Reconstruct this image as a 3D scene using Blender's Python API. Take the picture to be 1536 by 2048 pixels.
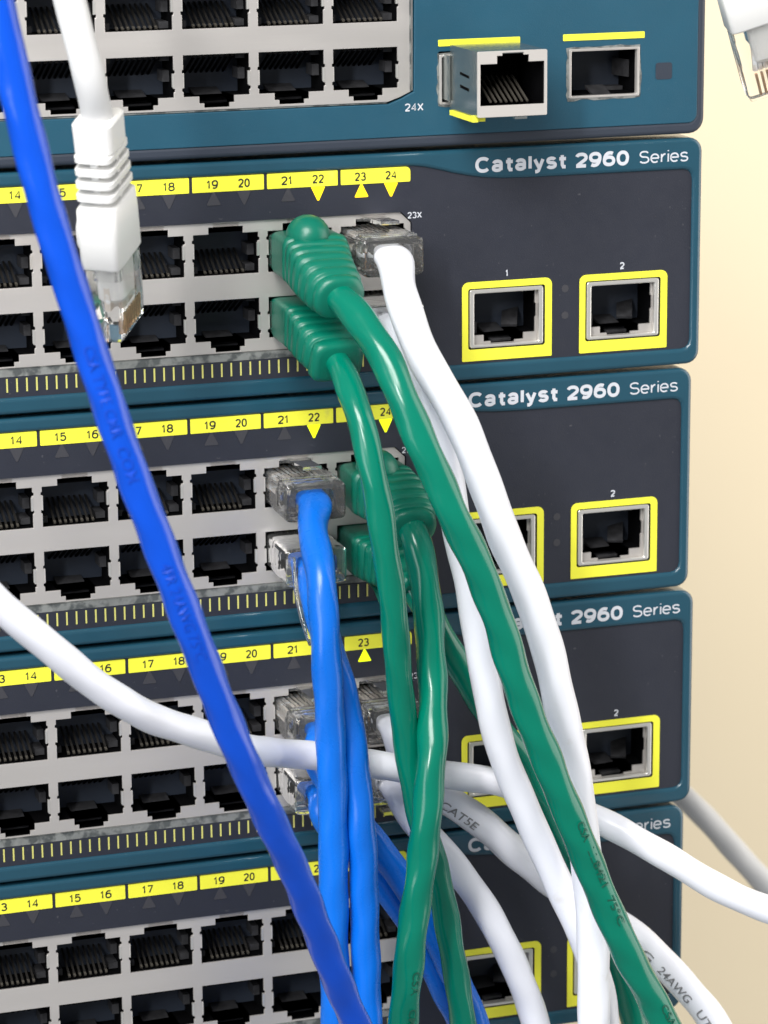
import bpy, math, random
from mathutils import Vector, Matrix
random.seed(4)
S = bpy.context.scene
for o in list(bpy.data.objects): bpy.data.objects.remove(o)
MM = 0.001
# ------------------------------------------------------------------ camera
CP = Vector((-171.8765, -545.1654, 75.9019))          # millimetres
YAW, PIT, ROL, FPX = .3186, .2447, -.008, 6300.0
CF = Vector((math.sin(YAW)*math.cos(PIT), math.cos(YAW)*math.cos(PIT), -math.sin(PIT)))
_r = CF.cross(Vector((0, 0, 1))).normalized(); _u = _r.cross(CF)
CR = _r*math.cos(ROL) + _u*math.sin(ROL); CU = -_r*math.sin(ROL) + _u*math.cos(ROL)
cd = bpy.data.cameras.new('camera'); cam = bpy.data.objects.new('camera', cd); S.collection.objects.link(cam)
cam.matrix_world = Matrix(((CR.x, CU.x, -CF.x, CP.x*MM), (CR.y, CU.y, -CF.y, CP.y*MM), (CR.z, CU.z, -CF.z, CP.z*MM), (0, 0, 0, 1)))
cd.sensor_fit = 'HORIZONTAL'; cd.sensor_width = 36; cd.lens = 36*FPX/1536
cd.clip_start = .01; cd.clip_end = 20
cd.dof.use_dof = True; cd.dof.focus_distance = .575; cd.dof.aperture_fstop = 42
S.camera = cam
# ------------------------------------------------------------------ light
w = bpy.data.worlds.new('World'); S.world = w; w.use_nodes = True
bg = w.node_tree.nodes['Background']; bg.inputs[0].default_value = (.93, .96, 1, 1); bg.inputs[1].default_value = .27
def area(name, loc, target, sx, sy, watt, col):
    l = bpy.data.lights.new(name, 'AREA'); l.shape = 'RECTANGLE'; l.size = sx; l.size_y = sy; l.energy = watt; l.color = col
    o = bpy.data.objects.new(name, l); S.collection.objects.link(o); o.location = loc
    o.rotation_euler = (Vector(target)-Vector(loc)).to_track_quat('-Z', 'Y').to_euler(); return o
area('ceiling_panel_light', (-.30, -.44, .50), (0, 0, .03), .40, .25, 7.4, (1, .985, .96))
area('added_highlight_light', (-.62, -.80, .42), (0, 0, .0), .08, .30, 6.0, (1, .99, .97))  # small added source near the camera, makes highlights on the cables
area('window_light', (-1.05, -.75, .10), (0, 0, -.07), .5, .7, 6.0, (.93, .96, 1))
area('added_wall_fill', (.80, -.12, .04), (.42, .48, -.10), .8, .9, 7.0, (1, .96, .90))  # added fill, turned to the wall to brighten it
S.view_settings.view_transform = 'Standard'; S.view_settings.look = 'None'
S.view_settings.exposure = 0; S.view_settings.gamma = 1; S.view_settings.use_curve_mapping = False
S.render.engine = 'CYCLES'
try:
    S.cycles.transmission_bounces = 12; S.cycles.transparent_max_bounces = 12; S.cycles.max_bounces = 14
except Exception: pass

def at(u, v, d):
    """point (mm) seen at photo pixel u,v, standing d mm in front of the switch faces"""
    D = CF*FPX + CR*(u-768) - CU*(v-1024)
    t = (-d-CP.y)/D.y
    return CP + D*t

# ------------------------------------------------------------------ materials
def mat(name, col, rough=.5, metal=0, spec=.5, coat=0, var=0, vscale=300, bump=0, bscale=2500, emit=None, es=0, trans=0, ior=1.45, sss=0, col2=None, c2scale=200, c2th=.55, rvar=0, stretch=0):
    m = bpy.data.materials.new(name); m.use_nodes = True; nt = m.node_tree; b = nt.nodes['Principled BSDF']
    def I(k, v):
        if k in b.inputs: b.inputs[k].default_value = v
    I('Base Color', (*col, 1)); I('Roughness', rough); I('Metallic', metal); I('Specular IOR Level', spec)
    I('Coat Weight', coat); I('Coat Roughness', .12); I('Transmission Weight', trans); I('IOR', ior)
    if sss: I('Subsurface Weight', sss); I('Subsurface Radius', (.002, .002, .002)); I('Subsurface Scale', 1)
    if emit: I('Emission Color', (*emit, 1)); I('Emission Strength', es)
    tc = nt.nodes.new('ShaderNodeTexCoord')
    def noise(sc, det=3):
        n = nt.nodes.new('ShaderNodeTexNoise'); n.inputs['Scale'].default_value = sc; n.inputs['Detail'].default_value = det
        if stretch:
            mp = nt.nodes.new('ShaderNodeMapping'); mp.inputs['Scale'].default_value = (1/stretch, 1, 1); nt.links.new(tc.outputs['Object'], mp.inputs['Vector']); nt.links.new(mp.outputs[0], n.inputs['Vector'])
        else: nt.links.new(tc.outputs['Object'], n.inputs['Vector'])
        return n
    src = None
    if var:
        n = noise(vscale); mx = nt.nodes.new('ShaderNodeMix'); mx.data_type = 'RGBA'
        mx.inputs[6].default_value = (*[c*(1-var) for c in col], 1); mx.inputs[7].default_value = (*[min(1, c*(1+var)) for c in col], 1)
        nt.links.new(n.outputs['Fac'], mx.inputs[0]); src = mx.outputs[2]
    if col2:
        n = noise(c2scale, 6); r = nt.nodes.new('ShaderNodeValToRGB'); r.color_ramp.elements[0].position = c2th; r.color_ramp.elements[1].position = c2th+.12
        nt.links.new(n.outputs['Fac'], r.inputs[0]); mx = nt.nodes.new('ShaderNodeMix'); mx.data_type = 'RGBA'
        mx.inputs[6].default_value = (*col, 1); mx.inputs[7].default_value = (*col2, 1)
        if src: nt.links.new(src, mx.inputs[6])
        nt.links.new(r.outputs[0], mx.inputs[0]); src = mx.outputs[2]
    if src: nt.links.new(src, b.inputs['Base Color'])
    if rvar:
        n = noise(350, 4); mr = nt.nodes.new('ShaderNodeMapRange'); mr.inputs['To Min'].default_value = max(.03, rough-rvar); mr.inputs['To Max'].default_value = rough+rvar
        nt.links.new(n.outputs['Fac'], mr.inputs['Value']); nt.links.new(mr.outputs[0], b.inputs['Roughness'])
    if bump:
        n = noise(bscale, 2); bp = nt.nodes.new('ShaderNodeBump'); bp.inputs['Strength'].default_value = bump; bp.inputs['Distance'].default_value = .0003
        nt.links.new(n.outputs['Fac'], bp.inputs['Height']); nt.links.new(bp.outputs[0], b.inputs['Normal'])
    return m
M = dict(
    teal=mat('teal_plastic', (.014, .063, .097), .24, coat=.4, var=.10, vscale=120, bump=.10, bscale=6000, rvar=.06),
    blue_face=mat('blue_panel_paint', (.014, .072, .116), .42, var=.12, vscale=60, bump=.12, bscale=5000, rvar=.08, col2=(.10, .14, .17), c2scale=1200, c2th=.71),
    gunmetal=mat('slate_plastic', (.030, .038, .055), .45, var=.15, vscale=90, bump=.1, bscale=5000),
    panel=mat('charcoal_panel', (.022, .0245, .036), .45, var=.14, vscale=55, bump=.14, bscale=5000, rvar=.09, col2=(.10, .10, .11), c2scale=1300, c2th=.70),
    black=mat('black_port_plastic', (.002, .002, .0024), .7, spec=.05, bump=.05, bscale=1500),
    inside=mat('dark_cage', (.034, .034, .037), .5, metal=.2, var=.8, vscale=700),
    metal=mat('port_block_metal', (.60, .57, .545), .34, metal=.55, var=.22, vscale=85, bump=.12, bscale=700, rvar=.1, stretch=7),
    tab=mat('spring_tab_metal', (.80, .78, .74), .28, metal=.7),
    worn=mat('scuffed_metal', (.27, .28, .27), .5, metal=.45, var=.3, vscale=350, col2=(.11, .12, .12), c2scale=420, c2th=.45, bump=.5, bscale=900),
    pin_dark=mat('shaded_contact_metal', (.075, .07, .065), .35, metal=.8),  # contact metal with the shade inside the jacks put into its colour
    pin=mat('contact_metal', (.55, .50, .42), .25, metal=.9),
    gold=mat('gold_contact', (.62, .36, .18), .3, metal=.75),
    yellow=mat('yellow_label', (.84, .82, .055), .5, var=.06, vscale=200, bump=.08, col2=(.66, .64, .10), c2scale=260, c2th=.66),
    ink=mat('black_print', (.02, .02, .02), .6),
    white_ink=mat('silver_print', (.55, .57, .62), .5),
    tick=mat('yellow_tick_print', (.55, .53, .16), .5),
    led_off=mat('unlit_light', (.042, .042, .050), .55),
    led_amber=mat('amber_light', (.9, .62, .02), .4, emit=(1, .66, .0), es=.85),
    led_lime=mat('lime_light', (.7, .8, .02), .4, emit=(.80, .95, .0), es=.75),
    white=mat('white_jacket', (.80, .81, .875), .38, var=.02, vscale=80, bump=.15, bscale=260, col2=(.70, .69, .70), c2scale=170, c2th=.66, sss=.12, rvar=.06, coat=.15),
    matte_white=mat('pale_grey_jacket', (.66, .66, .66), .5, bump=.1, bscale=800),
    boot_white=mat('ivory_boot_plastic', (.76, .755, .74), .34, bump=.06, bscale=900, sss=.1),
    royal=mat('royal_blue_jacket', (.002, .066, .52), .2, var=.08, vscale=60, bump=.4, bscale=150, coat=0, rvar=.05),
    azure=mat('azure_blue_jacket', (.003, .145, .66), .28, var=.07, vscale=60, bump=.3, bscale=150, coat=0, rvar=.06),
    green=mat('green_jacket', (.0, .158, .100), .2, var=.10, vscale=60, bump=.4, bscale=150, coat=0, rvar=.06),
    green_boot=mat('green_boot_rubber', (.0, .138, .088), .36, var=.08, vscale=200, bump=.15, bscale=900),
    clear=mat('clear_plastic', (.95, .955, .95), .04, trans=.95, ior=1.40, bump=.5, bscale=330),
    frost=mat('milky_clear_plastic', (.96, .96, .95), .03, trans=.97, ior=1.34, bump=.08, bscale=400),
    blue_print=mat('navy_print', (.003, .055, .47), .4), green_print=mat('dark_green_print', (.0, .075, .045), .5), grey_print=mat('grey_print', (.20, .20, .21), .5),
    chrome=mat('module_steel', (.36, .39, .38), .2, metal=.85, var=.12, vscale=250, bump=.1, bscale=1500),
    module_face=mat('module_rim_metal', (.62, .585, .55), .3, metal=.35),
    wall=mat('cream_wall_paint', (.88, .76, .55), .8, var=.03, vscale=9, bump=.25, bscale=160),
    wire=mat('tinted_conductors', (.62, .56, .50), .5, col2=(.8, .82, .84), c2scale=500, c2th=.5),
)
# ------------------------------------------------------------------ mesh helpers (vertices given in mm)
def link(o): S.collection.objects.link(o); return o
def empty(name, label, cat, loc, group=None):
    o = bpy.data.objects.new(name, None); o.empty_display_size = .01; link(o); o.location = Vector(loc)*MM
    o['label'] = label; o['category'] = cat
    if group: o['group'] = group
    return o
def add(name, vf, material, parent=None, smooth=False, loc=(0, 0, 0), origin=(0, 0, 0), label=None):
    vs, fs = vf[0], vf[1]
    me = bpy.data.meshes.new(name); O = Vector(origin)
    me.from_pydata([(Vector(v)-O)*MM for v in vs], [], fs); me.update()
    mats = material if isinstance(material, (list, tuple)) else [material]
    for m in mats: me.materials.append(m)
    if len(vf) > 2:
        for p, i in zip(me.polygons, vf[2]): p.material_index = i
    if smooth: me.polygons.foreach_set('use_smooth', [True]*len(me.polygons))
    o = link(bpy.data.objects.new(name, me)); o.location = Vector(loc)*MM
    if parent: o.parent = parent
    if label: o['label'] = label
    return o
def join(*parts):
    V, F = [], []
    for p in parts:
        n = len(V); V += list(p[0]); F += [tuple(i+n for i in f) for f in p[1]]
    return V, F
def box(x0, x1, y0, y1, z0, z1):
    v = [(x, y, z) for x in (x0, x1) for y in (y0, y1) for z in (z0, z1)]
    return v, [(0, 1, 3, 2), (4, 6, 7, 5), (0, 4, 5, 1), (2, 3, 7, 6), (0, 2, 6, 4), (1, 5, 7, 3)]
def bar(a, b, w, h, up=(0, 0, 1)):
    a, b = Vector(a), Vector(b); t = (b-a).normalized(); s = t.cross(Vector(up)).normalized(); n = s.cross(t)
    v = [p+s*i*w/2+n*j*h/2 for p in (a, b) for i, j in ((-1, -1), (1, -1), (1, 1), (-1, 1))]
    return v, [(3, 2, 1, 0), (4, 5, 6, 7), (0, 1, 5, 4), (1, 2, 6, 5), (2, 3, 7, 6), (3, 0, 4, 7)]
def curve_mesh(cu):
    o = link(bpy.data.objects.new('tmp', cu)); dg = bpy.context.evaluated_depsgraph_get()
    me = bpy.data.meshes.new_from_object(o.evaluated_get(dg))
    V = [tuple(v.co) for v in me.vertices]; F = [tuple(p.vertices) for p in me.polygons]
    bpy.data.objects.remove(o); bpy.data.curves.remove(cu); bpy.data.meshes.remove(me); return V, F
def plate(outlines, y0, thick, bevel=0, res=2):
    """flat plate in the x-z plane, front face at y0, body going back; outlines after the first are holes"""
    cu = bpy.data.curves.new('tmp', 'CURVE'); cu.dimensions = '2D'; cu.fill_mode = 'BOTH'
    cu.extrude = thick/2-bevel; cu.bevel_depth = bevel; cu.bevel_resolution = res; cu.offset = -bevel
    for pts in outlines:
        s = cu.splines.new('POLY'); s.points.add(len(pts)-1); s.use_cyclic_u = True
        for p, q in zip(s.points, pts): p.co = (q[0], q[1], 0, 1)
    V, F = curve_mesh(cu)
    return [(x, y0+thick/2-z, y) for x, y, z in V], F
def rrect(x0, x1, z0, z1, r, n=5):
    if not isinstance(r, (tuple, list)): r = (r,)*4          # corner radii: lower left, lower right, upper right, upper left
    out = []
    for cx, cz, a0, q in ((x0+r[0], z0+r[0], 180, r[0]), (x1-r[1], z0+r[1], 270, r[1]), (x1-r[2], z1-r[2], 0, r[2]), (x0+r[3], z1-r[3], 90, r[3])):
        if q <= 0: out.append((cx, cz)); continue
        for i in range(n+1):
            a = math.radians(a0+90*i/n); out.append((cx+q*math.cos(a), cz+q*math.sin(a)))
    return out
def text2d(s, x0, x1, z0, z1, bold=0):
    """filled lettering fitted to a rectangle; z0 baseline, z1 cap height. returns 2-D verts, faces"""
    def mk(t):
        cu = bpy.data.curves.new('t', 'FONT'); cu.body = t; cu.size = 10; cu.offset = bold; cu.resolution_u = 3; return curve_mesh(cu)
    ref, _ = mk('H'); V, F = mk(s)
    c0 = min(p[1] for p in ref); c1 = max(p[1] for p in ref); a = min(p[0] for p in V); b = max(p[0] for p in V)
    sx = (x1-x0)/(b-a); sz = (z1-z0)/(c1-c0)
    return [(x0+(p[0]-a)*sx, z0+(p[1]-c0)*sz) for p in V], F
def arc(cx, cy, rx, ry, a0, a1, n=None):
    n = n or max(6, int(abs(a1-a0)/9))
    out = []
    for i in range(n+1):
        a = math.radians(a0+(a1-a0)*i/n); c, q = math.cos(a), math.sin(a)
        out.append((cx+rx*math.copysign(abs(c)**.9, c), cy+ry*math.copysign(abs(q)**.9, q)))
    return out
GL = {
 '0': (.60, [arc(.5, .5, .5, .5, 0, 360)]), '1': (.42, [[(.05, .76), (.6, 1), (.6, 0)]]),
 '2': (.60, [arc(.5, .72, .5, .28, 165, -38)+[(.04, .02)], [(-.06, 0), (1, 0)]]), '3': (.60, [arc(.48, .76, .46, .24, 155, -85)+arc(.5, .27, .5, .27, 80, -155)]),
 '4': (.62, [[(.76, 0), (.76, 1), (0, .28), (1, .28)]]), '5': (.60, [[(.92, 1), (.16, 1), (.06, .50)]+arc(.48, .33, .52, .33, 130, -155)]),
 '6': (.60, [arc(.5, .32, .5, .32, 0, 360), arc(.60, .34, .60, .66, 62, 180)]), '7': (.58, [[(0, 1), (1, 1), (.35, 0)]]),
 '8': (.60, [arc(.5, .76, .43, .24, 0, 360), arc(.5, .27, .5, .27, 0, 360)]), '9': (.60, [arc(.5, .68, .5, .32, 0, 360), arc(.40, .66, .60, .66, -118, 0)]),
 'X': (.66, [[(0, 1), (1, 0)], [(0, 0), (1, 1)]]), 'C': (.74, [arc(.52, .5, .52, .5, 42, 318)]),
 'S': (.66, [arc(.5, .76, .46, .24, 25, 262)+arc(.5, .26, .5, .26, 82, -155)]), 's': (.55, [[(x, y*.74) for x, y in arc(.5, .76, .44, .24, 20, 262)+arc(.5, .26, .48, .26, 82, -160)]]),
 'a': (.58, [arc(.45, .50, .43, .24, 165, 0)+[(.88, 0)], arc(.43, .19, .43, .19, 0, 360)]),
 't': (.43, [[(.42, .95), (.42, .16), (.62, .0), (1.05, .0)], [(-.12, .66), (1.1, .66)]]), 'l': (.24, [[(.5, 1), (.5, 0)]]), 'i': (.22, [[(.5, .72), (.5, 0)], [(.5, 1.02), (.5, .93)]]),
 'y': (.56, [[(0, .72), (.52, .04)], [(1, .72), (.46, -.2), (.3, -.27), (.05, -.27)]]), 'e': (.58, [[(0.02, .37), (.98, .37)]+arc(.5, .36, .5, .36, 5, 315)]), 'r': (.40, [[(.1, .72), (.1, 0)], [(.1, .38)]+arc(.95, .36, .72, .34, 150, 92)]),
}
def strip(pts, hw):
    """mitred flat stroke"""
    P_ = [Vector((a, b, 0)) for a, b in pts]; closed = (P_[0]-P_[-1]).length < 1e-5
    if closed: P_ = P_[:-1]
    n = len(P_); V, F = [], []
    for i in range(n):
        a = P_[i-1] if (i or closed) else None; c = P_[(i+1) % n] if (i < n-1 or closed) else None
        d1 = (P_[i]-a).normalized() if a is not None else None; d2 = (c-P_[i]).normalized() if c is not None else None
        d1 = d1 or d2; d2 = d2 or d1
        n1 = Vector((-d1.y, d1.x, 0)); n2 = Vector((-d2.y, d2.x, 0)); m = n1+n2
        m = m.normalized() if m.length > .05 else n1
        k = min(1.35, 1/max(.3, m.dot(n1))); V += [P_[i]+m*hw*k, P_[i]-m*hw*k]
    for i in range(n if closed else n-1):
        j = (i+1) % n; F.append((2*i, 2*i+1, 2*j+1, 2*j))
    return V, F
def text(s, x0, x1, z0, z1, y, bold=.12):
    """printed lettering drawn with strokes; bold = stroke width as a share of the cap height"""
    H_ = z1-z0; hw = bold*H_/2; gap = .085*H_+.02*bold; thin = [c for c in s if c in 'li']; V, F = [], []; k = 0
    rest = (x1-x0)-gap*(len(s)-1)-len(thin)*2.1*hw; sx = rest/sum(GL[c][0] for c in s if c not in 'li'); x = x0
    for c in s:
        wd, st = GL[c]; W = 2.1*hw if c in 'li' else wd*sx
        for line in st:
            v, f = strip([(x+hw+(W-2*hw)*a, z0+hw+(H_-2*hw)*b) for a, b in line], hw*.97); n = len(V); k += 1
            V += [(p.x, y-.006*(k % 3), p.y) for p in v]; F += [tuple(q+n for q in g) for g in f]
        x += W+gap
    return V, F
def ring_loft(st, n=28, cap=True):
    """st: list of (centre, side axis, up axis, half width, half height, exponent)"""
    V, F = [], []
    for c, sd, up, a, b, e in st:
        for k in range(n):
            t = 2*math.pi*k/n; x, y = math.cos(t), math.sin(t)
            V.append(Vector(c)+sd*(a*math.copysign(abs(x)**(2/e), x))+up*(b*math.copysign(abs(y)**(2/e), y)))
    for i in range(len(st)-1):
        for k in range(n):
            a, b = i*n+k, i*n+(k+1) % n; F.append((a, b, b+n, a+n))
    if cap: F.append(tuple(range(n-1, -1, -1))); F.append(tuple(range((len(st)-1)*n, len(st)*n)))
    return V, F
def spline(pts, step=1.3):
    P = [Vector(p) for p in pts]; P = [P[0]*2-P[1]]+P+[P[-1]*2-P[-2]]; out = []
    for i in range(1, len(P)-2):
        p0, p1, p2, p3 = P[i-1:i+3]; n = max(2, int((p2-p1).length/step))
        for k in range(n):
            t = k/n
            out.append(.5*((2*p1)+(p2-p0)*t+(2*p0-5*p1+4*p2-p3)*t*t+(3*p1-p0-3*p2+p3)*t**3))
    out.append(P[-2])
    for _ in range(6):
        out = [out[0]]+[(out[i-1]+out[i]*2+out[i+1])/4 for i in range(1, len(out)-1)]+[out[-1]]
    return out
def frames(path, up=Vector((0, -1, .15))):
    fr = []; n = None
    for i, p in enumerate(path):
        t = (path[min(i+1, len(path)-1)]-path[max(i-1, 0)]).normalized()
        n = (up-t*up.dot(t)).normalized() if n is None else (n-t*n.dot(t)).normalized()
        fr.append((p, t, n, t.cross(n)))
    return fr
def tube(path, r, wob=.03, seed=0, n=20, flat=None, ridge=0):
    fr = frames(path); V, F = [], []; s = 0
    rnd = random.Random(seed); ph = rnd.random()*6; tw = rnd.choice((-1, 1))*(.26+.05*rnd.random())
    for i, (p, t, a, b) in enumerate(fr):
        if i: s += (p-fr[i-1][0]).length
        k2 = flat(s) if flat else 0
        for k in range(n):
            th = 2*math.pi*k/n
            q = r*(1+wob*math.cos(2*(th+tw*s)+ph)+wob*.5*math.cos(3*th-tw*1.7*s)+wob*.4*math.sin(s*.31+ph)+ridge*math.cos(4*th+.57*s))
            V.append(p+a*math.cos(th)*q*(1-k2*.4)+b*math.sin(th)*q*(1+k2*.22))
    for i in range(len(fr)-1):
        for k in range(n):
            a, b = i*n+k, i*n+(k+1) % n; F.append((a, b, b+n, a+n))
    F.append(tuple(range(n-1, -1, -1))); F.append(tuple(range((len(fr)-1)*n, len(fr)*n)))
    return V, F
def on_tube(path, r, items, h=2.0, off=0, flip=False):
    """lettering wrapped on a jacket; items: (string, start fraction by photo row v, length mm)"""
    fr = frames(path); L = [0]
    for i in range(1, len(path)): L.append(L[-1]+(path[i]-path[i-1]).length)
    def row(p):                      # where along the jacket, by height in the photograph
        d = p-CP; return 1024-FPX*d.dot(CU)/d.dot(CF)
    V, F = [], []
    for s, v0, ln in items:
        i0 = min(range(len(path)), key=lambda i: abs(row(path[i])-v0)); s0 = L[i0]
        T, Fc = text2d(s, 0, ln, -h/2, h/2, .05); n = len(V)
        for x, z in T:
            sx = s0+x; i = max(j for j in range(len(L)) if L[j] <= sx) if sx < L[-1] else len(L)-2
            i = min(i, len(L)-2); f = (sx-L[i])/(L[i+1]-L[i]); p = path[i].lerp(path[i+1], f)
            t = (fr[i][1].lerp(fr[i+1][1], f)).normalized(); c = CP-path[i0]; c = (c-t*c.dot(t)).normalized(); sd = t.cross(c)
            a = (z if flip else -z)/r+off/r
            V.append(p+(c*math.cos(a)+sd*math.sin(a))*(r*1.045+.05))
        F += [tuple(q+n for q in f) for f in Fc]
    return V, F

# ------------------------------------------------------------------ setting
def struct(name, vf, m):
    o = add(name, vf, m); o['kind'] = 'structure'; return o
struct('wall', box(-900, 1600, 480, 520, -900, 900), M['wall'])

# ------------------------------------------------------------------ network switch with dark panel
P = 14.0; U = 44.3; H = 43.5; BX = -.45
def port_hole(x, z0, z1, up=True):
    """opening outline of a jack with the latch keyway at the top (or bottom)"""
    l, r, c = x+.88, x+P-.88, x+P/2; h = z1-z0
    side = lambda s, X: [(X-s*.0, .12), (X-s*.25, .14), (X-s*.25, .2), (X+s*.16, .22), (X+s*.16, .56), (X-s*.25, .58), (X-s*.25, .64), (X, .66)]
    L = [(a, z1-h*t) for a, t in side(1, l)]; R = [(a, z1-h*t) for a, t in side(-1, r)]
    return [(l, z1)]+L+[(l, z0), (r, z0)]+R[::-1]+[(r, z1), (c+3.25, z1), (c+3.25, z1+1.25), (c+2.35, z1+1.25), (c+2.35, z1+2.05), (c-2.35, z1+2.05), (c-2.35, z1+1.25), (c-3.25, z1+1.25), (c-3.25, z1)]
def mirror(pts, zc): return [(x, 2*zc-z) for x, z in pts][::-1]
def cavity(x0, x1, z0, z1, y0, y1):
    v = [(x, y, z) for x in (x0, x1) for y in (y0, y1) for z in (z0, z1)]
    return v, [(0, 2, 3, 1), (4, 5, 7, 6), (0, 4, 6, 2), (1, 3, 7, 5), (2, 6, 7, 3)]
def port_parts(parent, x, zlo, zhi, up, y0=1.2, wid=12.6, zoff=H):
    """a jack: dark cavity with latch ramps, spring tabs; contact pins as a sub-part"""
    c = x+P/2; s = 1 if up else -1
    base = zlo if up else zhi                     # contact side
    top = zhi if up else zlo
    Z = lambda d: base+s*d
    hh = abs(zhi-zlo)
    def bx(a, b, y, yy, d0, d1):
        return box(a, b, y, yy, min(Z(d0), Z(d1)), max(Z(d0), Z(d1)))
    shell = join(cavity(c-wid/2, c+wid/2, min(Z(-.3), Z(hh+.15)), max(Z(-.3), Z(hh+.15)), y0, y0+14),
                 cavity(c-3.6, c+3.6, min(Z(hh+.15), Z(hh+2.4)), max(Z(hh+.15), Z(hh+2.4)), y0, y0+13))
    n1 = len(shell[1])
    extra = join(bx(c-wid/2+.05, c-4.5, y0+3, y0+13, 0, 1.2), bx(c+4.5, c+wid/2-.05, y0+3, y0+13, 0, 1.2),
                 bx(c+5.0, c+wid/2-.05, y0+3.2, y0+7, 2.9, 4.9), bx(c-wid/2+.05, c-5.6, y0+2.5, y0+8, 2.6, 5.2),
                 bar((c, y0+2.0, Z(hh+1.2)), (c-.4, y0+10, Z(hh-1.2)), 5.2, .4), bar((c+1.5, y0+9.5, Z(hh-1)), (c+4.9, y0+11, Z(hh-3.6)), 2.6, .3),
                 bx(c-5.9, c+5.6, y0+11, y0+11.6, hh*.52, hh*.66))
    vf = join(shell, extra); mi = [0]*n1+[1]*len(extra[1])
    o = add('ethernet_port', (vf[0], vf[1], mi), [M['black'], M['inside']], parent, loc=(0, 0, zoff))
    pins = join(*[bar((c-3.57+1.02*k, y0+1.6, Z(.55)), (c-3.57+1.02*k, y0+9.5, Z(4.6)), .38, .3) for k in range(8)],
                *[bar((c-3.57+1.02*k, y0+1.0, Z(.25)), (c-3.57+1.02*k, y0+1.9, Z(.62)), .42, .36) for k in range(8)])
    n8 = 8*6
    add('contact_pins', (pins[0], pins[1], [0]*n8+[1]*n8), [M['pin_dark'], M['pin']] if up else [M['black'], M['pin_dark']], o)  # jack shade painted into the pins: dark shafts, black in the lower row
    tabs = join(box(c+P/2-.88-.30, c+P/2-.88+.02, y0-.62, y0-.1, min(Z(hh*.42), Z(hh*.74)), max(Z(hh*.42), Z(hh*.74))), box(c-P/2+.86, c-P/2+.98, y0-.62, y0-.1, min(Z(hh*.42), Z(hh*.74)), max(Z(hh*.42), Z(hh*.74))))
    add('spring_tab', tabs, M['tab'], o)
    return o
def uplink(parent, x):
    """copper uplink: yellow surround, steel shield, dark jack"""
    f = add('uplink_surround', plate([rrect(x, x+17.95, -39.95, -24.95, (.15, .15, 1.3, 1.3)), rrect(x+1.2, x+16.6, -37.75, -26.2, .5)], .42, .12), M['yellow'], parent, loc=(0, 0, H))
    X = x+1.55
    hole = [(X+1.2, -27.35), (X+1.2, -30), (X+.95, -30.2), (X+.95, -32.4), (X+1.2, -32.6), (X+1.2, -35.35), (X+3.2, -35.35), (X+3.2, -36.6), (X+4.6, -36.6), (X+4.6, -37.0), (X+9.4, -37.0), (X+9.4, -36.6), (X+11.2, -36.6),
            (X+11.2, -35.35), (X+13.5, -35.35), (X+13.5, -32.6), (X+13.75, -32.4), (X+13.75, -30), (X+13.5, -29.8), (X+13.5, -27.35)]
    s = add('uplink_port', plate([rrect(X, X+14.75, -37.55, -26.4, .5), rrect(X+.95, X+13.85, -36.95, -27.25, .25)], .5, 1.0, .22), M['tab'], parent, loc=(0, 0, H))
    add('latch_step', plate([rrect(X+.6, X+14.2, -37.3, -26.8, .2), hole], 1.75, .4), M['metal'], s)
    cav = join(cavity(X+.9, X+13.9, -35.5, -27.2, 2.2, 15), cavity(X+3.0, X+11.4, -37.05, -35.5, 2.2, 12))
    n = len(cav[1])
    ex = join(bar((X+7, 2.6, -36.7), (X+6.2, 9, -34.6), 4.2, .5), bar((X+9.5, 5, -34.5), (X+12, 11, -31.2), 3.0, .5), box(X+1.1, X+2.6, 4, 12, -35.4, -33.2), box(X+2, X+9, 12, 12.6, -32.5, -30.6))
    vf = join(cav, ex); add('port_cavity', (vf[0], vf[1], [0]*n+[1]*len(ex[1])), [M['black'], M['inside']], s)
    return f
def switch_frame():
    t = [(-362, -2.62), (14, -2.62), (16.4, -2.95), (19, -3.55), (22, -4.35), (25, -5.0), (28, -5.5), (31.5, -5.8), (37, -5.95), (68.2, -6.0), (69.1, -6.2), (69.75, -6.85), (70, -7.8), (70, -38.6), (69.75, -39.6), (69.1, -40.2), (68.2, -40.4), (-362, -40.4)]
    return t
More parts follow.
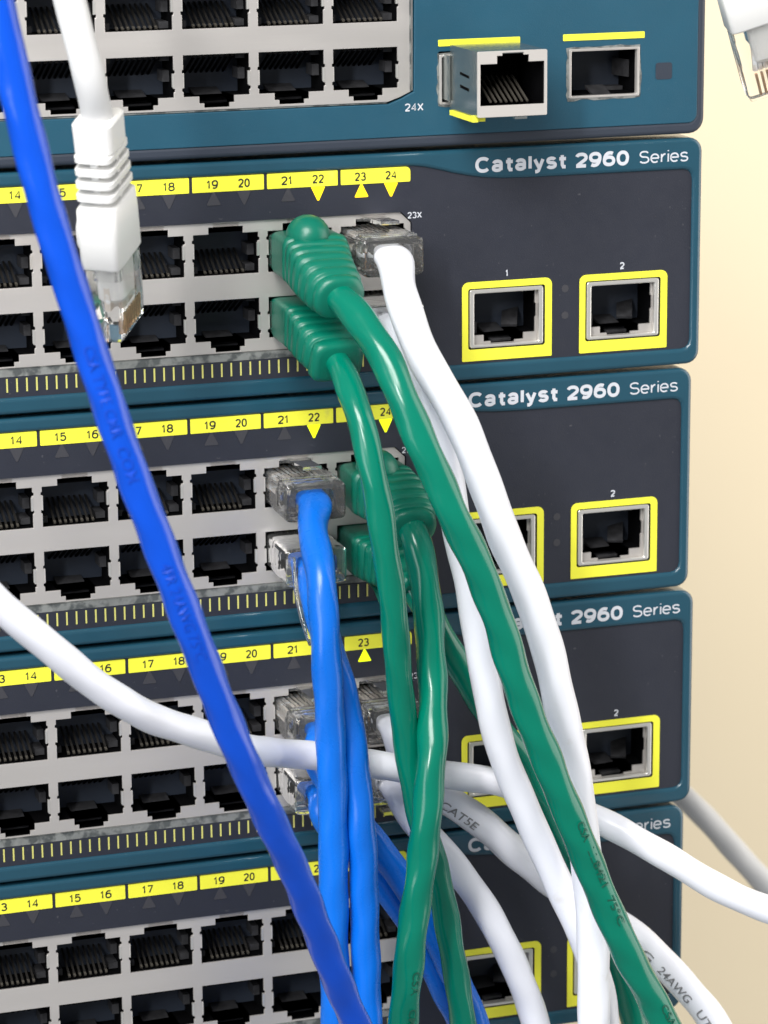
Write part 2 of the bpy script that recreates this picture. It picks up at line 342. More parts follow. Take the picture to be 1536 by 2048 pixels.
def make_switch(label, loc):
    root = empty('network_switch', label, 'network switch', loc, 'network switches stacked with dark front panels')
    z = (0, 0, H)
    add('chassis', box(-371, 70.6, 9, 240, -43.0, -.5), M['gunmetal'], root, loc=z)
    add('bezel', plate([rrect(-373, 72, -H, 0, 2.6), switch_frame()], 0, 10, .75, 3), M['teal'], root, True, loc=z)
    # dark panel with cut-outs, its edge tucked under the bezel
    outer = [(-363, -2.3), (14, -2.3), (17, -2.6), (22, -3.9), (28, -5.0), (33, -5.5), (70.4, -5.6), (70.4, -40.9), (-363, -40.9)]
    b0, b1 = -70.4+BX, 14.35+BX
    blk = [(b0, -36.75), (b1+.15, -36.75), (b1+.15, -13.0), (b1-2.0, -11.0), (b0, -11.0)]
    add('front_panel', plate([outer, blk, rrect(25.1, 40.3, -37.7, -26.3, .4), rrect(48.5, 63.8, -37.7, -26.3, .4)], .55, 1.2), M['panel'], root, loc=z)
    # metal port block
    holes = []
    cols = range(-5, 1)
    for k in cols:
        x = k*P+BX
        holes.append(port_hole(x, -20.75, -13.2)); holes.append(mirror(port_hole(x, -20.75, -13.2), -23.05))
    bo = [(b0+.1, -35.2), (b1, -35.2), (b1, -13.1), (b1-2.1, -11.08), (b0+.1, -11.08)]
    add('port_block', plate([bo]+holes, 1.05, .5, .07, 1), M['metal'], root, loc=z)
    add('block_flange', join(box(b0, b1+.1, .75, 1.7, -36.7, -35.25), bar((b0, 1.0, -35.32), (b1, 1.0, -35.32), .5, .12)), M['worn'], root, loc=z)
    for k in cols:
        x = k*P+BX
        port_parts(root, x, -20.8, -13.1, True, 1.6); port_parts(root, x, -33.0, -25.3, False, 1.6)
    for k in cols:
        x = k*P; odd = 23+2*k; last = k == 0
        lb = add('number_label', plate([rrect(x+.3, x+P-.3, -5.42, -2.66, .18 if not last else (.18, .3, .9, .18))], .43, .1), M['yellow'], root, loc=z)
        add('printed_number', join(text(str(odd), x+2.95, x+5.1, -4.85, -3.25, .40, .17), text(str(odd+1), x+8.85, x+11.05, -4.85, -3.25, .40, .17)), M['ink'], lb)
        for n, cx, up in ((odd, x+4.25, True), (odd+1, x+9.95, False)):
            tr = [(-1.3, -7.7), (-1.15, -7.85), (1.15, -7.85), (1.3, -7.7), (.15, -5.45), (-.15, -5.45)] if up else [(-1.3, -5.6), (-1.15, -5.46), (1.15, -5.46), (1.3, -5.6), (.15, -8.0), (-.15, -8.0)]
            if not up: tr = tr[::-1]
            o = add('status_light', plate([[(cx+a, q) for a, q in tr]], .44, .1), M['led_off'], root, loc=z)
            o['n'] = n; o.material_slots[0].link = 'OBJECT'; o.material_slots[0].material = M['led_off']
    tk = [box(13.3-1.81*i-.15, 13.3-1.81*i+.15, .46, .54, -39.45, -36.98) for i in range(47)]
    add('tick_marks', join(*tk), M['tick'], root, loc=z)
    uplink(root, 23.75); uplink(root, 47.3)
    add('port_number', text('1', 32.35, 33.0, -24.3, -22.95, .48, .2), M['white_ink'], root, loc=z)
    add('port_number', text('2', 55.45, 56.4, -24.3, -22.95, .48, .2), M['white_ink'], root, loc=z)
    add('corner_number', text('23X', 13.1, 15.9, -12.3, -11.1, .48, .17), M['white_ink'], root, loc=z)
    add('series_lettering', join(text('Catalyst', 26.2, 44.4, -4.5, -1.55, -.04, .225), text('2960', 46.0, 56.9, -4.55, -1.7, -.04, .235), text('Series', 58.95, 69.0, -4.4, -2.0, -.04, .125)), M['white_ink'], root, loc=z)
    for zz in (-27.3, -32.4):
        add('indicator_light', plate([[(44.4+.75*math.cos(a*.785), zz+.75*math.sin(a*.785)) for a in range(8)]], .5, .1), M['led_off'], root, loc=z)
    return root
def copy_tree(o, parent=None):
    c = o.copy(); link(c)
    if parent: c.parent = parent
    for ch in [q for q in S.collection.objects if q.parent == o]: copy_tree(ch, c)
    return c
DX = {2: 0, 3: -1.32, 4: -.26, 5: -1.47}
SWL = {2: 'dark panelled switch just under the blue one, with amber triangles lit',
       3: 'dark panelled switch third from the top, lime triangles lit at 22 and 24',
       4: 'dark panelled switch fourth from the top, crossed by the long white cable',
       5: 'lowest dark panelled switch with empty sockets and most of its lettering hidden by cables'}
sw = {2: make_switch(SWL[2], (0, 0, -H))}
bpy.context.view_layer.update()
for s in (3, 4, 5):
    c = copy_tree(sw[2]); c.location = Vector((DX[s], (s % 2)*.25, -(s-2)*U-H))*MM; c['label'] = SWL[s]; sw[s] = c
LIT = {2: (22, 23, 24), 3: (22, 24), 4: (23,), 5: ()}
for s in sw:
    for q in S.collection.objects:
        if q.parent == sw[s] and 'n' in q and q['n'] in LIT[s]:
            q.material_slots[0].material = M['led_amber'] if s == 2 else M['led_lime']
for q in S.collection.objects:
    if 'n' in q: del q['n']

# ------------------------------------------------------------------ top switch, all blue face
def make_top():
    root = empty('network_switch', 'blue faced switch at the top of the stack, silver module in its first slot', 'network switch', (0, -.3, U-H))
    z = (0, 0, H)
    add('chassis', box(-371, 70.6, 9, 240, -43.0, -.5), M['gunmetal'], root, loc=z)
    add('bezel', plate([rrect(-373, 72.1, -H, 0, 2.9), rrect(-362, 70.2, -41.1, -2, 1.6)], 0, 10, .8, 3), M['gunmetal'], root, True, loc=z)
    b0, b1 = -72.2, 13.9
    blk = [(b0, -35.2), (9.4, -35.3), (11.8, -34.4), (14.2, -33.2), (14.5, -8.8), (b0, -8.8)]
    add('front_panel', plate([rrect(-362.4, 70.5, -41.4, -1.6, 1.7), blk, rrect(19.0, 33.3, -36.0, -26.2, .3), rrect(44.4, 58.8, -36.0, -26.5, .3)], -.1, 1.4, .18), M['blue_face'], root, loc=z)
    holes = []; DXT = -1.9; cols = range(-5, 1)
    for k in cols:
        x = k*P+DXT
        up = port_hole(x, -20.4, -13.0)
        holes.append(up); holes.append(mirror(up, -22.7))
    add('port_block', plate([[(b0+.1, -34.75), (9.3, -34.9), (11.7, -34.1), (14.1, -33.0), (14.2, -9.0), (b0+.1, -9.0)]]+holes, .25, .5, .07, 1), M['metal'], root, loc=z)
    add('block_flange', join(box(b0+.1, 9.2, .45, .9, -35.15, -34.9), bar((13.6, .12, -33), (13.6, .12, -9.2), .5, .25, (1, 0, 0))), M['worn'], root, loc=z)
    for k in cols:
        x = k*P+DXT
        port_parts(root, x, -20.4, -12.9, True, .8); port_parts(root, x, -32.5, -25.0, False, .8)
    add('corner_number', text('24X', 12.4, 16.0, -36.75, -35.3, -.16, .17), M['white_ink'], root, loc=z)
    add('slot_label', plate([rrect(18.9, 34.8, -25.2, -24.0, .12)], -.22, .1), M['yellow'], root, loc=z)
    add('slot_label', plate([rrect(43.3, 59.55, -25.15, -23.95, .12)], -.22, .1), M['yellow'], root, loc=z)
    for x0 in (19.1, 44.5):
        cg = add('module_slot', plate([rrect(x0, x0+14.1, -35.85, -26.7, .3), rrect(x0+.5, x0+13.6, -35.4, -27.2, .2)], -.25, 1.2, .12, 1), M['metal'], root, loc=z)
        v = cavity(x0+.4, x0+13.7, -35.4, -27.2, .9, 24); n = len(v[1])
        e = join(bar((x0+7, .6, -35.6), (x0+7, 5, -34.2), 3.6, .4), bar((x0+13.2, 3, -31), (x0+12, 8, -31), .3, 3.2), box(x0+9, x0+13.3, 6, 14, -35.3, -34.6))
        vf = join(v, e); add('slot_cavity', (vf[0], vf[1], [0]*n+[1]*len(e[1])), [M['black'], M['inside']], cg)
    # scuffed paint round the two slots
    def ragged(x0, x1, z0, z1, seed):
        r = random.Random(seed); out = []
        for i in range(44):
            t = i/44*4; k = int(t); f = t-k
            a = [(x0+(x1-x0)*f, z0), (x1, z0+(z1-z0)*f), (x1-(x1-x0)*f, z1), (x0, z1-(z1-z0)*f)][k]
            nx, nz = [(0, -1), (1, 0), (0, 1), (-1, 0)][k]; d = r.random()*.38
            out.append((a[0]+nx*d, a[1]+nz*d))
        return out
    for x0, sd in ((19.0, 1), (44.4, 2)):
        add('scuffed_edge', plate([ragged(x0-.1, x0+14.3, -36.0, -26.5, sd), rrect(x0+.1, x0+14.1, -35.85, -26.7, .2)], -.16, .1), M['worn'], root, loc=z)
    add('lock_window', plate([rrect(61.9, 65.2, -33.0, -29.9, .5)], -.18, .1), M['gunmetal'], root, loc=z)
    return root
make_top()

# transceiver module standing out of the first slot
def module():
    z0 = U; root = empty('transceiver_module', 'silver copper transceiver module plugged into the slot right of the top sockets', 'transceiver module', (26.5, 0, z0-36))
    O = (26.5, 0, z0-36)
    ys, yf = -3.0, -17.5
    a, b, lo, hi = 20.3, 33.4, z0-36.3, z0-24.7
    add('rear_body', box(20.2, 32.8, ys, 20, z0-35.2, z0-27.4), M['chrome'], root, origin=O)
    # head: hollow box
    t = .45
    body = join(box(a, a+t, yf, ys, lo, hi), box(b-t, b, yf, ys, lo, hi), box(a+t, b-t, yf, ys, hi-t, hi), box(a+t, b-t, yf, ys, lo, lo+t), box(a+t, b-t, ys-1, ys, lo+t, hi-t))
    add('head_shell', body, M['chrome'], root, origin=O)
    add('shell_slot', join(bar((a-.02, -8.5, z0-29.3), (a-.02, -13, z0-29.6), .12, .45), bar((a-.02, -8.5, z0-31.6), (a-.02, -13, z0-31.9), .12, .5)), M['black'], root, origin=O)
    c = (a+b)/2
    outer = rrect(a-.05, b+.05, lo-.05, hi+.05, .25)
    h1 = [(a+.45, lo+2.0), (b-.45, lo+2.0), (b-.45, hi-2.0), (b-3.4, hi-2.0), (b-3.4, hi-.75), (b-4.4, hi-.75), (b-4.4, hi-.3), (a+4.6, hi-.3), (a+4.6, hi-.8), (a+3.6, hi-.8), (a+3.6, hi-2.2), (a+.45, hi-2.2)]
    add('face_rim', plate([outer, h1], yf-.3, .5, .06, 1), M['module_face'], root, origin=O)
    add('socket_lining', cavity(a+.5, b-.5, lo+.5, hi-.5, yf+.3, ys-1.05), M['black'], root, origin=O)
    add('contact_pins', join(*[bar((c-3.5+k, yf+1.5, lo+2.4), (c-3.5+k, yf+9.5, lo+6.2), .36, .3) for k in range(8)]), M['pin'], root, origin=O)
    add('latch_bail', join(box(a-.5, a+2.2, -15.5, -4, lo-1.0, lo-.1), box(a-.5, a+.6, -16.2, -15.4, lo-1.0, lo+.2)), M['yellow'], root, origin=O)
    add('bail_arm', join(box(a-.5, a-.15, -3.5, 1.0, lo+1.5, hi-2), box(a+7, a+9.3, yf-.4, yf+1, lo-.55, lo-.1)), M['gold'] if 0 else M['chrome'], root, origin=O)
module()

# ------------------------------------------------------------------ plugs and patch cables
X, Y, Z = Vector((1, 0, 0)), Vector((0, 1, 0)), Vector((0, 0, 1))
def crystal(root, O, base, axis, side, up, latch=1, length=21.5, inside=10.5, mats=('clear', 'wire')):
    """clear modular plug. base = centre where it meets the panel, axis points to the cable end"""
    base = Vector(base); f = lambda a, s, u: base+axis*a+side*s+up*u*latch
    L = length-inside; st = []
    for a, w, h, du in ((-inside, 5.55, 2.9, -.1), (-inside+.6, 5.75, 3.2, 0), (2, 5.8, 3.3, 0), (2.6, 5.85, 3.5, 0), (L-1, 5.85, 3.55, 0), (L-.3, 5.8, 3.5, 0), (L, 5.5, 3.2, 0)):
        st.append((f(a, 0, du), side, up*latch, w, h, 9))
    # rear pocket
    for a, w, h in ((L-.02, 3.9, 2.5), (L-.6, 3.6, 2.35), (L-6.5, 3.5, 2.2), (L-8.5, 3.3, .9)):
        st.append((f(a, 0, 0), side, up*latch, w, h, 5))
    o = add('plug', ring_loft(st, 36), M[mats[0]], root, origin=O)
    lat = join(bar(f(-8, 0, 3.3), f(-1, 0, 5.0), 6.2, .8, up), bar(f(-1, 0, 5.0), f(L-2.0, 0, 5.9), 3.6, .7, up), bar(f(-8.2, 0, 3.4), f(-6.5, 0, 3.5), 6.4, .9, up))
    add('latch', lat, M[mats[0]], o)
    add('ridge', join(*[bar(f(L-5.0+k*1.6, -5, 3.55), f(L-5.0+k*1.6, 5, 3.55), .5, .35, up) for k in range(3)]), M[mats[0]], o)
    wires = join(*[bar(f(L-8.3, -3.0+k*.86, .2*(-1)**k), f(-9.6, -3.57+k*1.02, -.6), .5, .55, up) for k in range(8)])
    add('conductors', wires, M['wire'], o)
    add('contacts', join(*[bar(f(-10.2, -3.57+k*1.02, -2.3), f(-6.8, -3.57+k*1.02, -2.3), .34, 1.9, up) for k in range(8)]), M['gold'], o)
    for ch in [q for q in S.collection.objects if q.parent == o]: ch.location = -Vector(O)*MM
    return f(L, 0, 0)
def boot_loft(path, prof, up=Z, n=36):
    """prof: (fraction along the path, half width, half height, exponent)"""
    P_ = spline(path, .5); L = [0]
    for i in range(1, len(P_)): L.append(L[-1]+(P_[i]-P_[i-1]).length)
    st = []
    for f, a, b, e in prof:
        s = f*L[-1]; i = max(j for j in range(len(L)) if L[j] <= s+1e-6); i = min(i, len(P_)-2); t = (P_[i+1]-P_[max(i-1, 0)]).normalized()
        p = P_[i].lerp(P_[i+1], (s-L[i])/max(1e-6, L[i+1]-L[i])); sd = t.cross(up).normalized(); u = sd.cross(t)
        st.append((p, sd, u, a, b, e))
    return ring_loft(st, n)
def ribs(f0, f1, n, w0, w1, h0, h1, e, depth):
    out = []
    for i in range(n):
        for k, g in ((0, 1), (.08, 1.02), (.56, 1.02), (.64, .995), (.70, 1-depth), (.92, 1-depth)):
            t = (i+k)/n; f = f0+(f1-f0)*t
            out.append((f, (w0+(w1-w0)*t)*g, (h0+(h1-h0)*t)*g, e+(2.6-e)*t))
    return out
def ball(c, r, sq=(1, 1, 1), n=20, m=12):
    c = Vector(c); V, F = [], []
    for i in range(m+1):
        ph = math.pi*i/m
        for k in range(n):
            t = 2*math.pi*k/n; V.append(c+Vector((math.sin(ph)*math.cos(t)*r*sq[0], math.sin(ph)*math.sin(t)*r*sq[1], math.cos(ph)*r*sq[2])))
    for i in range(m):
        for k in range(n):
            F.append((i*n+k, (i+1)*n+k, (i+1)*n+(k+1) % n, i*n+(k+1) % n))
    return V, F
def jacket(root, O, pts, r, m, seed, wob=.03, prints=None, pm=None, flat=None, off=0, h=2.0):
    path = spline(pts)
    o = add('cable_jacket', tube(path, r, wob, seed, 32, flat, {'royal': .02, 'green': .014, 'azure': .009}.get(m, .003)), M[m], root, True, origin=O)
    if prints:
        for it in prints:
            q = add('printed_lettering', on_tube(path, r, [it], h, off), M[pm], o); q.location = -Vector(O)*MM
    return path
def PX(rows): return [at(*q) for q in rows]
def portc(s, col, upper):
    """centre of a jack opening in unit s, column col (0 = the last pair), in mm"""
    return Vector((DX[s]+col*P+P/2+BX, 0, -(s-2)*U+(-17.0 if upper else -29.2)))
CC = 'patch cable'
def new_cable(label, O):
    g = 'loose unplugged cables' if label.startswith('loose') else 'light blue patch cables' if 'light blue' in label else 'green booted patch cables' if 'green cable' in label and 'white cable ' not in label else 'white patch cables' if 'white cable' in label else None
    return empty('patch_cable', label, CC, O, g)
def flatstart(s): return max(0, 1-s/16)

def crystal_cable(label, s, col, upper, color, rows, seed, r=3.0, prints=None, pm=None, off=0, extra=None, h=2.0):
    c = portc(s, col, upper); O = c+Vector((0, -11, 0)); root = new_cable(label, O)
    axis = Vector((.0, -1, -.03)).normalized()
    end = crystal(root, O, c, axis, X, Z, 1 if upper else -1)
    pts = [end-axis*6.0, end-axis*2, end+axis*1.2]+PX(rows)
    jacket(root, O, pts, r, color, seed, .02 if color == 'white' else .03, prints, pm, flatstart, off, h)
    if extra: extra(root, O, end)
    return root

# --- white, sockets 23 and 24 of the second unit
crystal_cable('white cable from the clear plug in the second switch, in front of its white twin', 2, 0, True, 'white',
    [(795, 558, 17.5), (806, 605, 21.5), (840, 700, 27), (877, 767, 30), (917, 833, 32), (949, 912, 33), (977, 985, 34), (1010, 1079, 34), (1050, 1166, 34), (1080, 1248, 34), (1104, 1331, 34), (1121, 1414, 34), (1141, 1497, 33), (1155, 1580, 33), (1163, 1650, 33), (1171, 1710, 33), (1180, 1775, 34), (1185, 1840, 35), (1187, 1900, 35), (1188, 2060, 36), (1195, 2400, 40)], 1, 3.05)
crystal_cable('white cable running behind its white twin and behind the long green cable', 2, 0, False, 'white',
    [(801, 655, 17), (828, 720, 20), (853, 785, 23), (875, 855, 25), (893, 925, 26), (902, 985, 26), (908, 1035, 26), (920, 1083, 26), (938, 1160, 26), (951, 1240, 26), (966, 1331, 26), (982, 1414, 26), (1001, 1497, 26), (1034, 1580, 26), (1051, 1620, 26), (1082, 1690, 26), (1113, 1759, 26), (1146, 1829, 27), (1176, 1899, 27), (1198, 1969, 27), (1212, 2060, 27), (1250, 2400, 32)], 2, 2.8)
# --- azure, sockets 21 and 22 of the third unit
def thread(root, O, end):
    pth = spline(PX([(586, 1115, 13), (590, 1165, 15), (598, 1215, 18), (608, 1255, 20), (622, 1290, 22)]), 1)
    o = add('loose_strand', tube(pth, .45, .1, 3, 8), M['frost'], root, True, origin=O)
crystal_cable('left one of the two vertical light blue cables, hanging from the upper clear plug', 3, -1, True, 'azure',
    [(622, 1045, 17), (630, 1083, 21), (636, 1117, 24), (642, 1155, 27), (646, 1200, 29), (649, 1250, 30), (653, 1317, 31), (657, 1383, 31), (660, 1450, 31), (663, 1517, 31), (665, 1583, 31), (666, 1650, 31), (667, 1733, 31), (667, 1800, 31), (668, 1900, 31), (672, 2060, 31), (680, 2400, 34)], 3, 2.72)
crystal_cable('right one of the two vertical light blue cables, from the lower clear plug', 3, -1, False, 'azure',
    [(620, 1150, 14.5), (631, 1198, 18), (647, 1260, 21), (668, 1325, 23), (686, 1383, 25), (699, 1450, 27), (708, 1517, 29), (716, 1583, 30), (721, 1650, 31), (727, 1733, 31), (730, 1867, 31), (736, 2060, 31), (745, 2400, 34)], 4, 2.68, extra=thread)
# --- azure, sockets 21 and 22 of the fourth unit
crystal_cable('light blue cable slanting right behind the vertical blue pair, from the fourth switch upper plug', 4, -1, True, 'azure',
    [(628, 1510, 15), (668, 1580, 17), (720, 1650, 19), (778, 1722, 20), (832, 1800, 20), (880, 1890, 20), (922, 1980, 20), (955, 2060, 20), (1060, 2400, 22)], 5, 2.65)
crystal_cable('mostly hidden light blue cable from the lower plug of the fourth switch', 4, -1, False, 'azure',
    [(640, 1618, 13), (682, 1678, 12.5), (745, 1748, 13), (805, 1820, 13), (855, 1910, 13), (892, 1990, 13), (925, 2060, 13), (1010, 2400, 16)], 6, 2.6)
# --- white, sockets 23 and 24 of the fourth unit
crystal_cable('white cable with dark printed lettering, leaving at the lower right corner', 4, 0, True, 'white',
    [(806, 1510, 12.5), (835, 1545, 12.5), (870, 1582, 13), (915, 1612, 13), (960, 1642, 13), (1005, 1682, 13), (1060, 1730, 11), (1120, 1775, 9.5), (1180, 1812, 9), (1240, 1850, 10), (1292, 1890, 14), (1344, 1944, 16), (1391, 1997, 18), (1437, 2060, 20), (1620, 2400, 30)], 7, 2.95,
    prints=[('CAT5E', 1592, 9), ('LG', 1875, 4), ('24AWG', 1925, 9), ('UTP', 2010, 6)], pm='grey_print', off=1.3, h=1.6)
crystal_cable('plain white cable curving from behind the crossed green cables to the bottom edge', 4, 0, False, 'white',
    [(808, 1615, 14), (840, 1655, 15.5), (880, 1697, 16.5), (925, 1752, 17), (971, 1818, 17), (1010, 1890, 18), (1045, 1969, 18), (1075, 2060, 18), (1160, 2400, 22)], 8, 2.72)

# --- green booted cables
def green_cable(label, s, col, upper, bend, rows, seed, style, r=3.0, prints=None, off=0):
    c = portc(s, col, upper); O = c+Vector((0, -6, 0)); root = new_cable(label, O)
    ex = at(*bend[-1])
    path = [c+Vector((0, 3, 0)), c+Vector((0, -2, 0)), c+Vector((0, -8, -.2))]+PX(bend)
    if style == 'bubble':
        prof = [(0, 5.6, 3.4, 8), (.09, 5.6, 3.5, 8), (.1, 5.75, 3.8, 8), (.13, 5.85, 4.0, 8), (.36, 5.95, 4.2, 7)]+ribs(.37, .93, 6, 6.0, 4.9, 4.4, 4.2, 6, .10)+[(.94, 4.7, 4.2, 2.6), (.98, 4.6, 4.1, 2.4), (1, 3.6, 3.4, 2.2)]
    else:
        prof = [(0, 5.6, 3.6, 8), (.09, 5.7, 3.7, 8), (.1, 5.7, 3.7, 10), (.12, 5.85, 3.85, 10), (.41, 5.9, 3.95, 10)]+ribs(.42, .90, 5, 5.9, 4.9, 3.95, 3.9, 9, .08)+[(.91, 4.8, 3.9, 6), (.985, 4.7, 3.8, 5), (1, 3.7, 3.3, 3)]
    b = add('boot', boot_loft(path, prof), M['green_boot'], root, True, origin=O)
    g = 1 if upper else -1
    if style == 'bubble':
        add('latch_cover', join(ball(c+Vector((-.9, -7.0, 3.9)), 4.0, (1.0, 1.1, .95)), ring_loft([(c+Vector((-.9, -2.0, 3.3)), X, Z, 2.6, 1.4, 3), (c+Vector((-.9, -7, 3.6)), X, Z, 3.9, 2.6, 2.4)], 16)), M['green_boot'], root, True, origin=O)
    else:
        add('latch_cover', join(ring_loft([(c+Vector((0, -1, -4.6)), X, Z, 2.3, .5, 4), (c+Vector((0, -9, -6.2)), X, Z, 2.4, .6, 4), (c+Vector((0, -11.5, -7.6)), X, Z, 2.3, 1.2, 3), (c+Vector((0, -12.5, -7.9)), X, Z, 1.6, .8, 3)], 20)), M['green_boot'], root, True, origin=O)
    add('plug', ring_loft([(c+Vector((0, 11, 0)), X, Z, 5.7, 3.3, 9), (c+Vector((0, -1.5, 0)), X, Z, 5.8, 3.4, 9)], 28), M['clear'], root, origin=O)
    P2 = PX(bend[-2:]); d = (P2[1]-P2[0]).normalized()
    jacket(root, O, [P2[1]-d*4, P2[1]]+PX(rows), r, 'green', seed, .035, prints, 'green_print', None, off, 1.5)
    return root
green_cable('long green cable with domed boot, reaching the bottom right over the white cables', 2, -1, True,
    [(648, 553, 16), (682, 600, 24)],
    [(706, 620, 27.5), (722, 640, 29.5), (744, 672, 32), (765, 705, 35), (781, 737, 37), (795, 769, 38.5), (808, 802, 40), (821, 836, 41), (836, 872, 42), (860, 922, 43), (885, 980, 44), (911, 1043, 45), (940, 1095, 45), (969, 1166, 45), (1000, 1248, 45), (1024, 1331, 45), (1052, 1414, 45), (1085, 1497, 45), (1114, 1570, 45), (1136, 1625, 45), (1163, 1690, 45), (1190, 1759, 45), (1220, 1829, 45), (1251, 1899, 45), (1288, 1969, 45), (1334, 2055, 45), (1510, 2400, 48)], 11, 'bubble', 2.85,
    prints=[('CSA', 1640, 4), ('LL8421', 1690, 8), ('75°C', 1790, 6), ('CSA', 2000, 5)], off=-1.3)
green_cable('green cable with square boot in the second switch, running down the middle', 2, -1, False,
    [(648, 682, 14), (678, 728, 21)],
    [(688, 748, 24), (699, 775, 27), (710, 803, 29), (720, 833, 31), (728, 867, 33), (737, 905, 34), (746, 945, 35), (755, 990, 35.5), (764, 1050, 36), (773, 1117, 36), (784, 1183, 36), (790, 1250, 35), (795, 1317, 34), (799, 1370, 33), (806, 1425, 32), (813, 1483, 31), (823, 1550, 30), (837, 1617, 29), (855, 1680, 28), (872, 1733, 27), (886, 1800, 27), (904, 1900, 27), (917, 1980, 27), (928, 2060, 27), (960, 2400, 30)], 12, 'square', 2.45)
green_cable('green cable from the shaded domed boot in the third switch', 3, 0, True,
    [(800, 1010, 15), (826, 1062, 22)],
    [(836, 1088, 24), (842, 1117, 25), (851, 1170, 26), (857, 1225, 27), (861, 1290, 28), (865, 1362, 30), (866, 1425, 32), (865, 1483, 35), (861, 1550, 37), (855, 1617, 38), (849, 1680, 38), (843, 1735, 38), (833, 1800, 38), (824, 1867, 38), (817, 1933, 38), (811, 2000, 38), (805, 2060, 38), (785, 2400, 40)], 13, 'bubble', 2.75, prints=[('CSA', 1930, 4.5), ('CMR', 2005, 5)], off=-1.6)
green_cable('half hidden green cable passing behind the two white cables, square boot in the third switch', 3, 0, False,
    [(800, 1135, 14), (828, 1180, 17)],
    [(845, 1205, 17.5), (870, 1245, 18), (900, 1300, 18), (930, 1355, 18), (965, 1410, 18), (1005, 1465, 18.5), (1045, 1525, 19), (1080, 1585, 19.5), (1112, 1640, 20), (1145, 1710, 20), (1180, 1790, 19), (1210, 1870, 19), (1243, 1960, 21), (1270, 2055, 24), (1340, 2400, 30)], 14, 'square', 2.5)

# --- royal blue cable crossing in front of everything
def royal():
    rows = [(-70, -300, 85), (-8, 0, 85), (16, 100, 85), (37, 200, 85), (62, 300, 85), (88, 400, 85), (118, 500, 85), (150, 600, 85), (181, 700, 85), (214, 800, 85), (247, 900, 85), (284, 1000, 85), (322, 1100, 85), (360, 1200, 85), (403, 1312, 84), (448, 1430, 82), (489, 1527, 80), (545, 1650, 76), (588, 1740, 72), (638, 1867, 66), (675, 1962, 62), (714, 2055, 58), (850, 2400, 50)]
    O = at(714, 2055, 58); root = new_cable('royal blue cable running diagonally from the top left corner to the bottom middle', O)
    jacket(root, O, PX(rows), 2.65, 'royal', 21, .022, [('CSA TYPE CMR', 690, 15), ('COM', 880, 6), ('4PR 24AWG 75°C', 1110, 17)], 'blue_print', None, .2, 1.7)
royal()
# --- long white cable crossing from the left edge
def crossing():
    rows = [(-260, 930, 62), (-120, 1090, 60), (0, 1211, 58), (50, 1254, 57), (100, 1294, 56), (150, 1338, 54), (200, 1376, 52), (250, 1408, 50), (300, 1435, 47), (350, 1453, 44), (400, 1468, 41), (460, 1488, 36), (517, 1502, 30), (570, 1507, 24.5), (620, 1510, 22), (690, 1520, 21.5), (750, 1529, 21.5), (830, 1541, 21), (900, 1551, 20), (962, 1558, 18.5), (1010, 1567, 17), (1080, 1590, 13), (1140, 1614, 12.5), (1192, 1637, 15), (1244, 1663, 18), (1300, 1695, 22), (1349, 1723, 24), (1400, 1755, 26), (1454, 1785, 28), (1536, 1819, 30), (1750, 1880, 36)]
    O = at(0, 1211, 58); root = new_cable('long white cable crossing from the left edge under the blue cables to the right', O)
    jacket(root, O, PX(rows), 2.65, 'white', 22, .02)
crossing()
def behind():
    rows = [(1150, 1440, -95), (1250, 1500, -90), (1330, 1562, -85), (1372, 1597, -80), (1412, 1636, -78), (1460, 1690, -76), (1500, 1735, -74), (1540, 1778, -72), (1700, 1960, -60)]
    O = at(1540, 1778, -72); root = new_cable('pale grey cable coming out from behind the stack beside the wall', O)
    jacket(root, O, PX(rows), 2.75, 'matte_white', 23, .02)
behind()

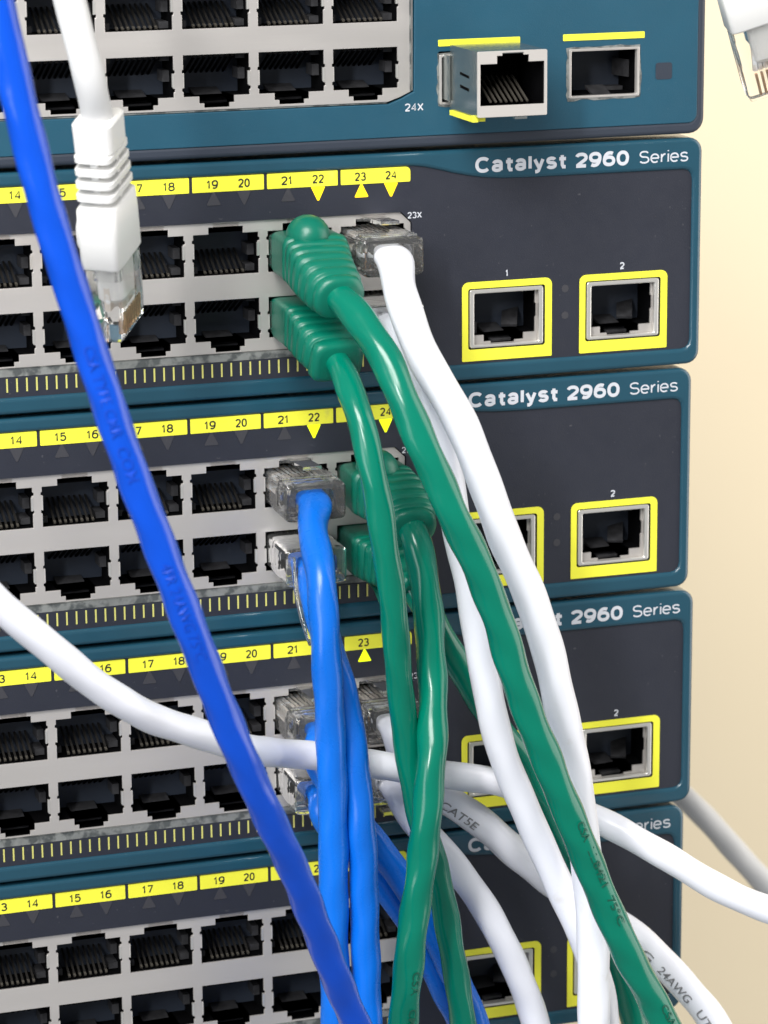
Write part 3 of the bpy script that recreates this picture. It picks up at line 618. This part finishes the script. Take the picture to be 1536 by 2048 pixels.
# --- loose plugs
def loose(label, tip, tail, depth_tip, depth_tail, wide, rows, seed, col='boot_white', jm='matte_white'):
    """hanging plug: tip/tail pixels of the axis; wide = how far the broad face is turned to the camera (radians)"""
    a, b = at(*tip, depth_tip), at(*tail, depth_tail); ax = (b-a).normalized()      # from the tip to the cable
    view = (a-CP).normalized(); sd0 = ax.cross(view).normalized(); fr0 = sd0.cross(ax).normalized()
    if fr0.dot(view) > 0: fr0 = -fr0
    if sd0.dot(CR) < 0: sd0 = -sd0
    # n = normal of the contact face, s = direction of the plug's width
    n = fr0*math.sin(wide)+sd0*math.cos(wide); s = n.cross(ax).normalized()
    O = b; root = new_cable(label, O)
    L = (b-a).length
    base = a+ax*10.5
    st = [(a, s, n, 5.5, 2.4, 9), (a+ax*.7, s, n, 5.75, 2.9, 9), (a+ax*4, s, n, 5.8, 3.1, 9), (a+ax*9.5, s, n, 5.85, 3.2, 9), (a+ax*15.0, s, n, 5.85, 3.2, 9), (a+ax*15.2, s, n, 5.5, 2.9, 9)]
    o = add('plug', ring_loft(st, 36), M['frost'], root, origin=O)
    q = add('contacts', join(*[bar(a+ax*1.0+s*(-3.57+1.02*k)+n*2.0, a+ax*5.0+s*(-3.57+1.02*k)+n*2.3, .40, .9, n) for k in range(8)]), M['gold'], o); q.location = -Vector(O)*MM
    q = add('conductors', join(*[bar(a+ax*5+s*(-3.2+.92*k), a+ax*12+s*(-2.2+.64*k), .75, 1.0, n) for k in range(8)]), M['wire'], o); q.location = -Vector(O)*MM
    q = add('latch', join(bar(a+ax*1.2-n*2.8, a+ax*12-n*4.6, 4.2, .6, n), bar(a+ax*10.5-n*.2, a+ax*13-n*.2, 6.6, 3.6, n)), M['frost'], o); q.location = -Vector(O)*MM
    q = add('inner_jacket', ring_loft([(a+ax*6.5, s, n, 2.6, 1.5, 4), (a+ax*7.0, s, n, 3.0, 1.9, 4), (a+ax*14.8, s, n, 3.2, 2.2, 4)], 20), M['boot_white'], o); q.location = -Vector(O)*MM
    # boot: body, then comb of ribs
    c0, c1 = a+ax*13.4, a+ax*24.6
    bd = ring_loft([(c0, s, n, 5.9, 3.3, 9), (c0+ax*.3, s, n, 6.15, 3.5, 9), (c0+ax*7, s, n, 6.2, 3.6, 8), (c1-ax*.6, s, n, 6.0, 3.5, 8), (c1, s, n, 5.4, 3.1, 7)], 36)
    add('boot', bd, M[col], root, True, origin=O)
    add('latch_guard', ring_loft([(c0+ax*4.2-n*3.2, ax, s, 3.9, 2.6, 3), (c0+ax*4.2-n*4.4, ax, s, 3.6, 2.6, 3), (c0+ax*4.2-n*5.0, ax, s, 2.8, 2.4, 3)], 20), M[col], root, True, origin=O)
    pr = []; N = 4; rl = L-24.6-5.4
    core = ring_loft([(c1-ax*1, s, n, 2.7, 1.9, 3), (b-ax*4, s, n, 2.5, 1.9, 3)], 24)
    fins = [ring_loft([(c1+ax*(rl*(i+.48)/N), s, n, 5.5-.22*i, 3.25-.04*i, 6), (c1+ax*(rl*(i+.53)/N), s, n, 5.75-.22*i, 3.45-.04*i, 6), (c1+ax*(rl*(i+.94)/N), s, n, 5.75-.22*i, 3.45-.04*i, 6), (c1+ax*(rl*(i+1.0)/N), s, n, 5.45-.22*i, 3.2-.04*i, 6)], 28) for i in range(N)]
    web = [bar(c1-ax*.5, b-ax*4, 1.1, 5.6, n), bar(c1-ax*.5, b-ax*4, 7.6, 1.2, n)]
    col_ = ring_loft([(b-ax*5.4, s, n, 3.9, 3.1, 6), (b-ax*5.1, s, n, 4.2, 3.4, 6), (b-ax*.4, s, n, 4.2, 3.5, 6), (b, s, n, 3.9, 3.2, 6)], 28)
    add('strain_relief', join(core, col_, *fins, *web), M[col], root, origin=O)
    jacket(root, O, [b-ax*6, b]+PX(rows), 2.6, jm, seed, .015)
loose('loose white plug with ribbed boot hanging unplugged beside the royal blue cable', (238, 654), (195, 232), 31, 41, math.radians(22),
    [(179, 160, 45), (161, 85, 45), (139, 0, 45), (60, -300, 46)], 31)
loose('loose white plug hanging in front of the cream wall at the top right corner', (1556, 178), (1458, -205), 30, 34, math.radians(80),
    [(1440, -300, 36), (1420, -480, 40)], 32, 'boot_white', 'white')
